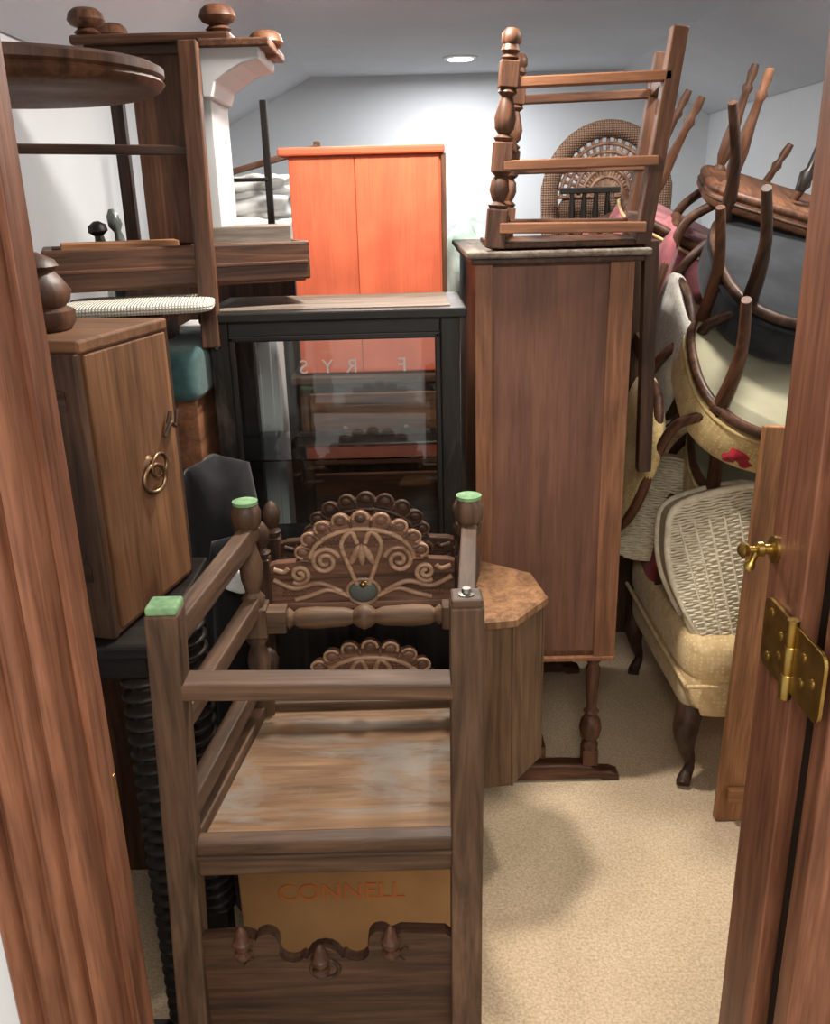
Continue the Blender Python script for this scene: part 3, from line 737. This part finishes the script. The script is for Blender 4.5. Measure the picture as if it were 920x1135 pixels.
# ---------------------------------------------------------------- GENERIC UPHOLSTERED CHAIR
def uph_chair(name,loc,M,fab,cover,legs='sabre',w=.25,d=.24,backfab=None,bw=.2,bh=.26,frame='chairwood',legmat=None,bz=.36,ll=.36,sq=.75,gimp=None,th=.16):
    g=group(name,loc,M)           # origin = seat centre, local z up, back towards +y
    legmat=legmat or frame; backfab=backfab or fab
    ring=[]; ring2=[]
    for a in range(0,360,10):
        c_,s_=math.cos(rad(a)),math.sin(rad(a))
        X,Y=w*math.copysign(abs(c_)**sq,c_),d*math.copysign(abs(s_)**sq,s_)
        ring.append((X,Y,-.03)); ring2.append((X*1.04,Y*1.04,-.008))
    tubes(g,'seat_frame',[ring],.014,frame,closed=True,interp=False)
    tubes(g,'gimp_trim',[ring2],.005,gimp or GOLDF,closed=True,interp=False)
    cushion(g,'seat_cushion',(w*2.1,d*2.1,th),T((0,0,th/2-.035)),fab,sq,.45)
    cushion(g,'dust_cover',(w*1.97,d*1.97,.024),T((0,0,-.034)),cover,sq,.3)
    for i,(x,y) in enumerate(((-.8,-.75),(.8,-.75),(-.65,.8),(.65,.8))):
        X,Y=x*w,y*d; k=1 if y>0 else -1
        if legs=='sabre':
            tubes(g,'leg_%d'%i,[[(X,Y,0),(X*1.02,Y+k*.01,-.3*ll),(X*1.05,Y+k*.035,-.62*ll),(X*1.12,Y+k*.09,-ll)]],1,legmat,radii=[.022,.019,.015,.012])
        elif legs=='turned':
            lathe(g,'leg_%d'%i,(X,Y,-.02),(X*1.1,Y*1.1,-ll),[(0,.018),(.08,.022),(.12,.012),(.2,.020),(.35,.022),(.6,.014),(.75,.011),(.8,.017),(.84,.010),(.92,.014),(1,.010)],legmat,16)
    ov=[(bw*math.cos(rad(a)),d+.04,bz+bh*math.sin(rad(a))) for a in range(0,360,15)]
    tubes(g,'back_frame',[ov],.014,frame,closed=True,interp=False)
    cushion(g,'back_pad',(bw*1.95,.08,bh*1.95),T((0,d+.04,bz)),backfab,.9,.6)
    for m in(-1,1):
        tubes(g,'back_post_%d'%m,[[(m*w*.65,d*.8,0),(m*w*.55,d+.02,.08),(m*bw*.75,d+.035,bz-bh*.66)]],.014,frame)
    return g
Minv=lambda tx,ty,spin: R(ty,'Y')@R(180+tx,'X')@R(spin,'Z')
uph_chair('pink_upholstered_chair',(.87,2.98,1.46),Minv(12,26,95),PINK,PINK,'turned',.24,.22,ll=.38,sq=.5)
uph_chair('wooden_seat_chair',(1.08,2.78,1.55),Minv(12,16,100),getwood('mahog',0),getwood('mahog',0),'turned',.24,.22,backfab=PINK,ll=.34,bz=.3,bh=.2,sq=.35,frame='chairwood',gimp='darkwalnut',th=.06)
uph_chair('oval_back_chair',(1.06,2.50,1.39),Minv(34,6,88),NAVYF,BLACKC,'sabre',.25,.24,DOTF,bz=.30,bh=.20,frame='darkwalnut',gimp=NAVYF)
uph_chair('oval_back_chair',(.97,2.38,1.12),Minv(32,12,88),GOLDF,GREYC,'sabre',.25,.24,GOLDF,bz=.36,bh=.24)
uph_chair('oval_back_chair',(1.06,2.55,.84),Minv(25,0,100),GOLDF,GREYC,'sabre',.25,.24,REDF)
blk=group('dark_turned_spindle')
lathe(blk,'spindle',(1.07,2.6,1.60),(1.18,2.6,1.88),[(0,.013),(.15,.02),(.2,.01),(.5,.014),(.55,.022),(.6,.011),(.8,.012),(.88,.02),(1,.008)],'black',16)
# cream slipper chair
sl=group('cream_slipper_chair')
cushion(sl,'seat_cushion',(.62,.74,.16),T((1.03,2.51,.40)),CREAMF,.25,.4)
cushion(sl,'seat_base',(.60,.72,.17),T((1.03,2.51,.30)),CREAMF,.2,.3)
tubes(sl,'piping',[[(.725,2.16,.335),(.722,2.5,.335),(.725,2.86,.335)],[(.725,2.155,.335),(1.0,2.15,.335),(1.32,2.155,.335)]],.006,CREAMF)
cushion(sl,'back_pad',(.62,.16,.5),T((1.03,2.92,.62)),CREAMF,.4,.5)
for i,(x,y) in enumerate(((.755,2.20),(1.3,2.20),(.765,2.84),(1.3,2.84))):
    s=-1 if x<1 else 1
    tubes(sl,'cabriole_leg_%d'%i,[[(x,y,.25),(x+s*.015,y-.02,.19),(x+s*.005,y-.01,.12),(x-s*.012,y+.0,.06),(x+s*.008,y-.02,.022),(x+s*.012,y-.03,.012)]],1,'darkwalnut',radii=[.040,.036,.022,.014,.020,.020])
# woven wicker (real strands)
def woven_sheet(g,name,outline,yfun,step=.0095,r=.0042):
    zs=[z for x,z in outline]; L=[]; k=0; z=min(zs)+step
    n=len(outline)
    while z<max(zs)-step*.5:
        xs=[]
        for i in range(n):
            (x0,z0),(x1,z1)=outline[i],outline[(i+1)%n]
            if (z0-z)*(z1-z)<0: xs.append(x0+(x1-x0)*(z-z0)/(z1-z0))
        if len(xs)>=2:
            a,b=min(xs),max(xs); m=max(4,int((b-a)/.006))
            L.append([(a+(b-a)*i/m,yfun(a+(b-a)*i/m,z)+.0030*math.sin((a+(b-a)*i/m)*math.pi/.02+k*math.pi),z+.0012*math.sin(i*.7+k)) for i in range(m+1)])
        z+=step; k+=1
    tubes(g,name,L,r,WICKC,interp=False,res=1)
wb=group('cream_wicker_basket',(.865,2.30,.575),R(-10,'Y')@R(-14,'X'))
pts=[(-.10,.25),(.10,.26),(.15,.20),(.17,.02),(.12,-.14),(.05,-.25),(-.02,-.25),(-.11,-.12),(-.16,.05),(-.15,.18)]
sm=[(v.x,v.z) for v in catmull([(x,0,z) for x,z in pts],4,True)]
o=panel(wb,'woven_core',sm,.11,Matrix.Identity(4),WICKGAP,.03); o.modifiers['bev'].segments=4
bow=lambda x,z: -.062-.02*(1-(x/.17)**2)*(1-(z/.26)**2)
tubes(wb,'rim',[[(x,-.058,z) for x,z in sm]],.011,WICKC,closed=True,interp=False)
tubes(wb,'rim_back',[[(x,.058,z) for x,z in sm]],.011,WICKC,closed=True,interp=False)
woven_sheet(wb,'weave_front',sm,bow,.0078,.0038)
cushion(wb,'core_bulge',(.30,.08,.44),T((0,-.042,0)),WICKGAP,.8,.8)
tubes(wb,'stakes',[[(k*.035+(z*.10*k/4),bow(k*.035,z)-.003,z) for z in [.2,.1,0,-.1,-.19+abs(k)*.03]] for k in range(-3,4)],.0035,WICKC)
wb2=group('cream_wicker_pillow',(.755,2.66,.68),R(10,'Y'))
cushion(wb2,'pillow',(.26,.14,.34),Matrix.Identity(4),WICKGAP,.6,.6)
ol2=[(.135*math.copysign(abs(math.cos(rad(a)))**.6,math.cos(rad(a))),.175*math.copysign(abs(math.sin(rad(a)))**.6,math.sin(rad(a)))) for a in range(0,360,10)]
woven_sheet(wb2,'weave',ol2,lambda x,z:-.072*max(0,1-abs(x/.14)**3)**.5*max(0,1-abs(z/.18)**3)**.5-.004,.0078,.0038)
rd=group('red_scarf')
cushion(rd,'cloth',(.12,.07,.07),T((.845,2.22,.975))@R(15,'Y'),REDF,.8,.8,wob=.18)
pk=group('wooden_plank')
beam(pk,'board',(.885,2.03,.0),(.935,2.09,1.07),.20,.024,'plank',.003)
box(pk,'cleat',.81,.87,2.0,2.02,.07,.11,'plank')
# ---------------------------------------------------------------- lights
def area(name,loc,tgt,size,e,c):
    l=D.lights.new(name,'AREA'); l.size=size; l.energy=e; l.color=c
    o=D.objects.new(name,l); C.collection.objects.link(o); o.location=loc
    o.rotation_euler=(Vector(tgt)-Vector(loc)).to_track_quat('-Z','Y').to_euler()
area('hall_ceiling_light',(.1,-.6,2.45),(0,1.6,.8),.8,38,(1,.93,.84))
w=D.worlds.new('World'); C.scene.world=w; w.use_nodes=True
w.node_tree.nodes['Background'].inputs[0].default_value=(1,.96,.9,1); w.node_tree.nodes['Background'].inputs[1].default_value=.95
# ---------------------------------------------------------------- camera
cam=D.cameras.new('camera'); co=D.objects.new('camera',cam); C.collection.objects.link(co)
cam.sensor_fit='VERTICAL'; cam.sensor_height=36; cam.lens=36*1000/1135; cam.clip_start=.02
co.matrix_world=T((0,0,1.6))@R(90-19,'X')@R(-1.5,'Z')
C.scene.camera=co
C.scene.view_settings.view_transform='Standard'
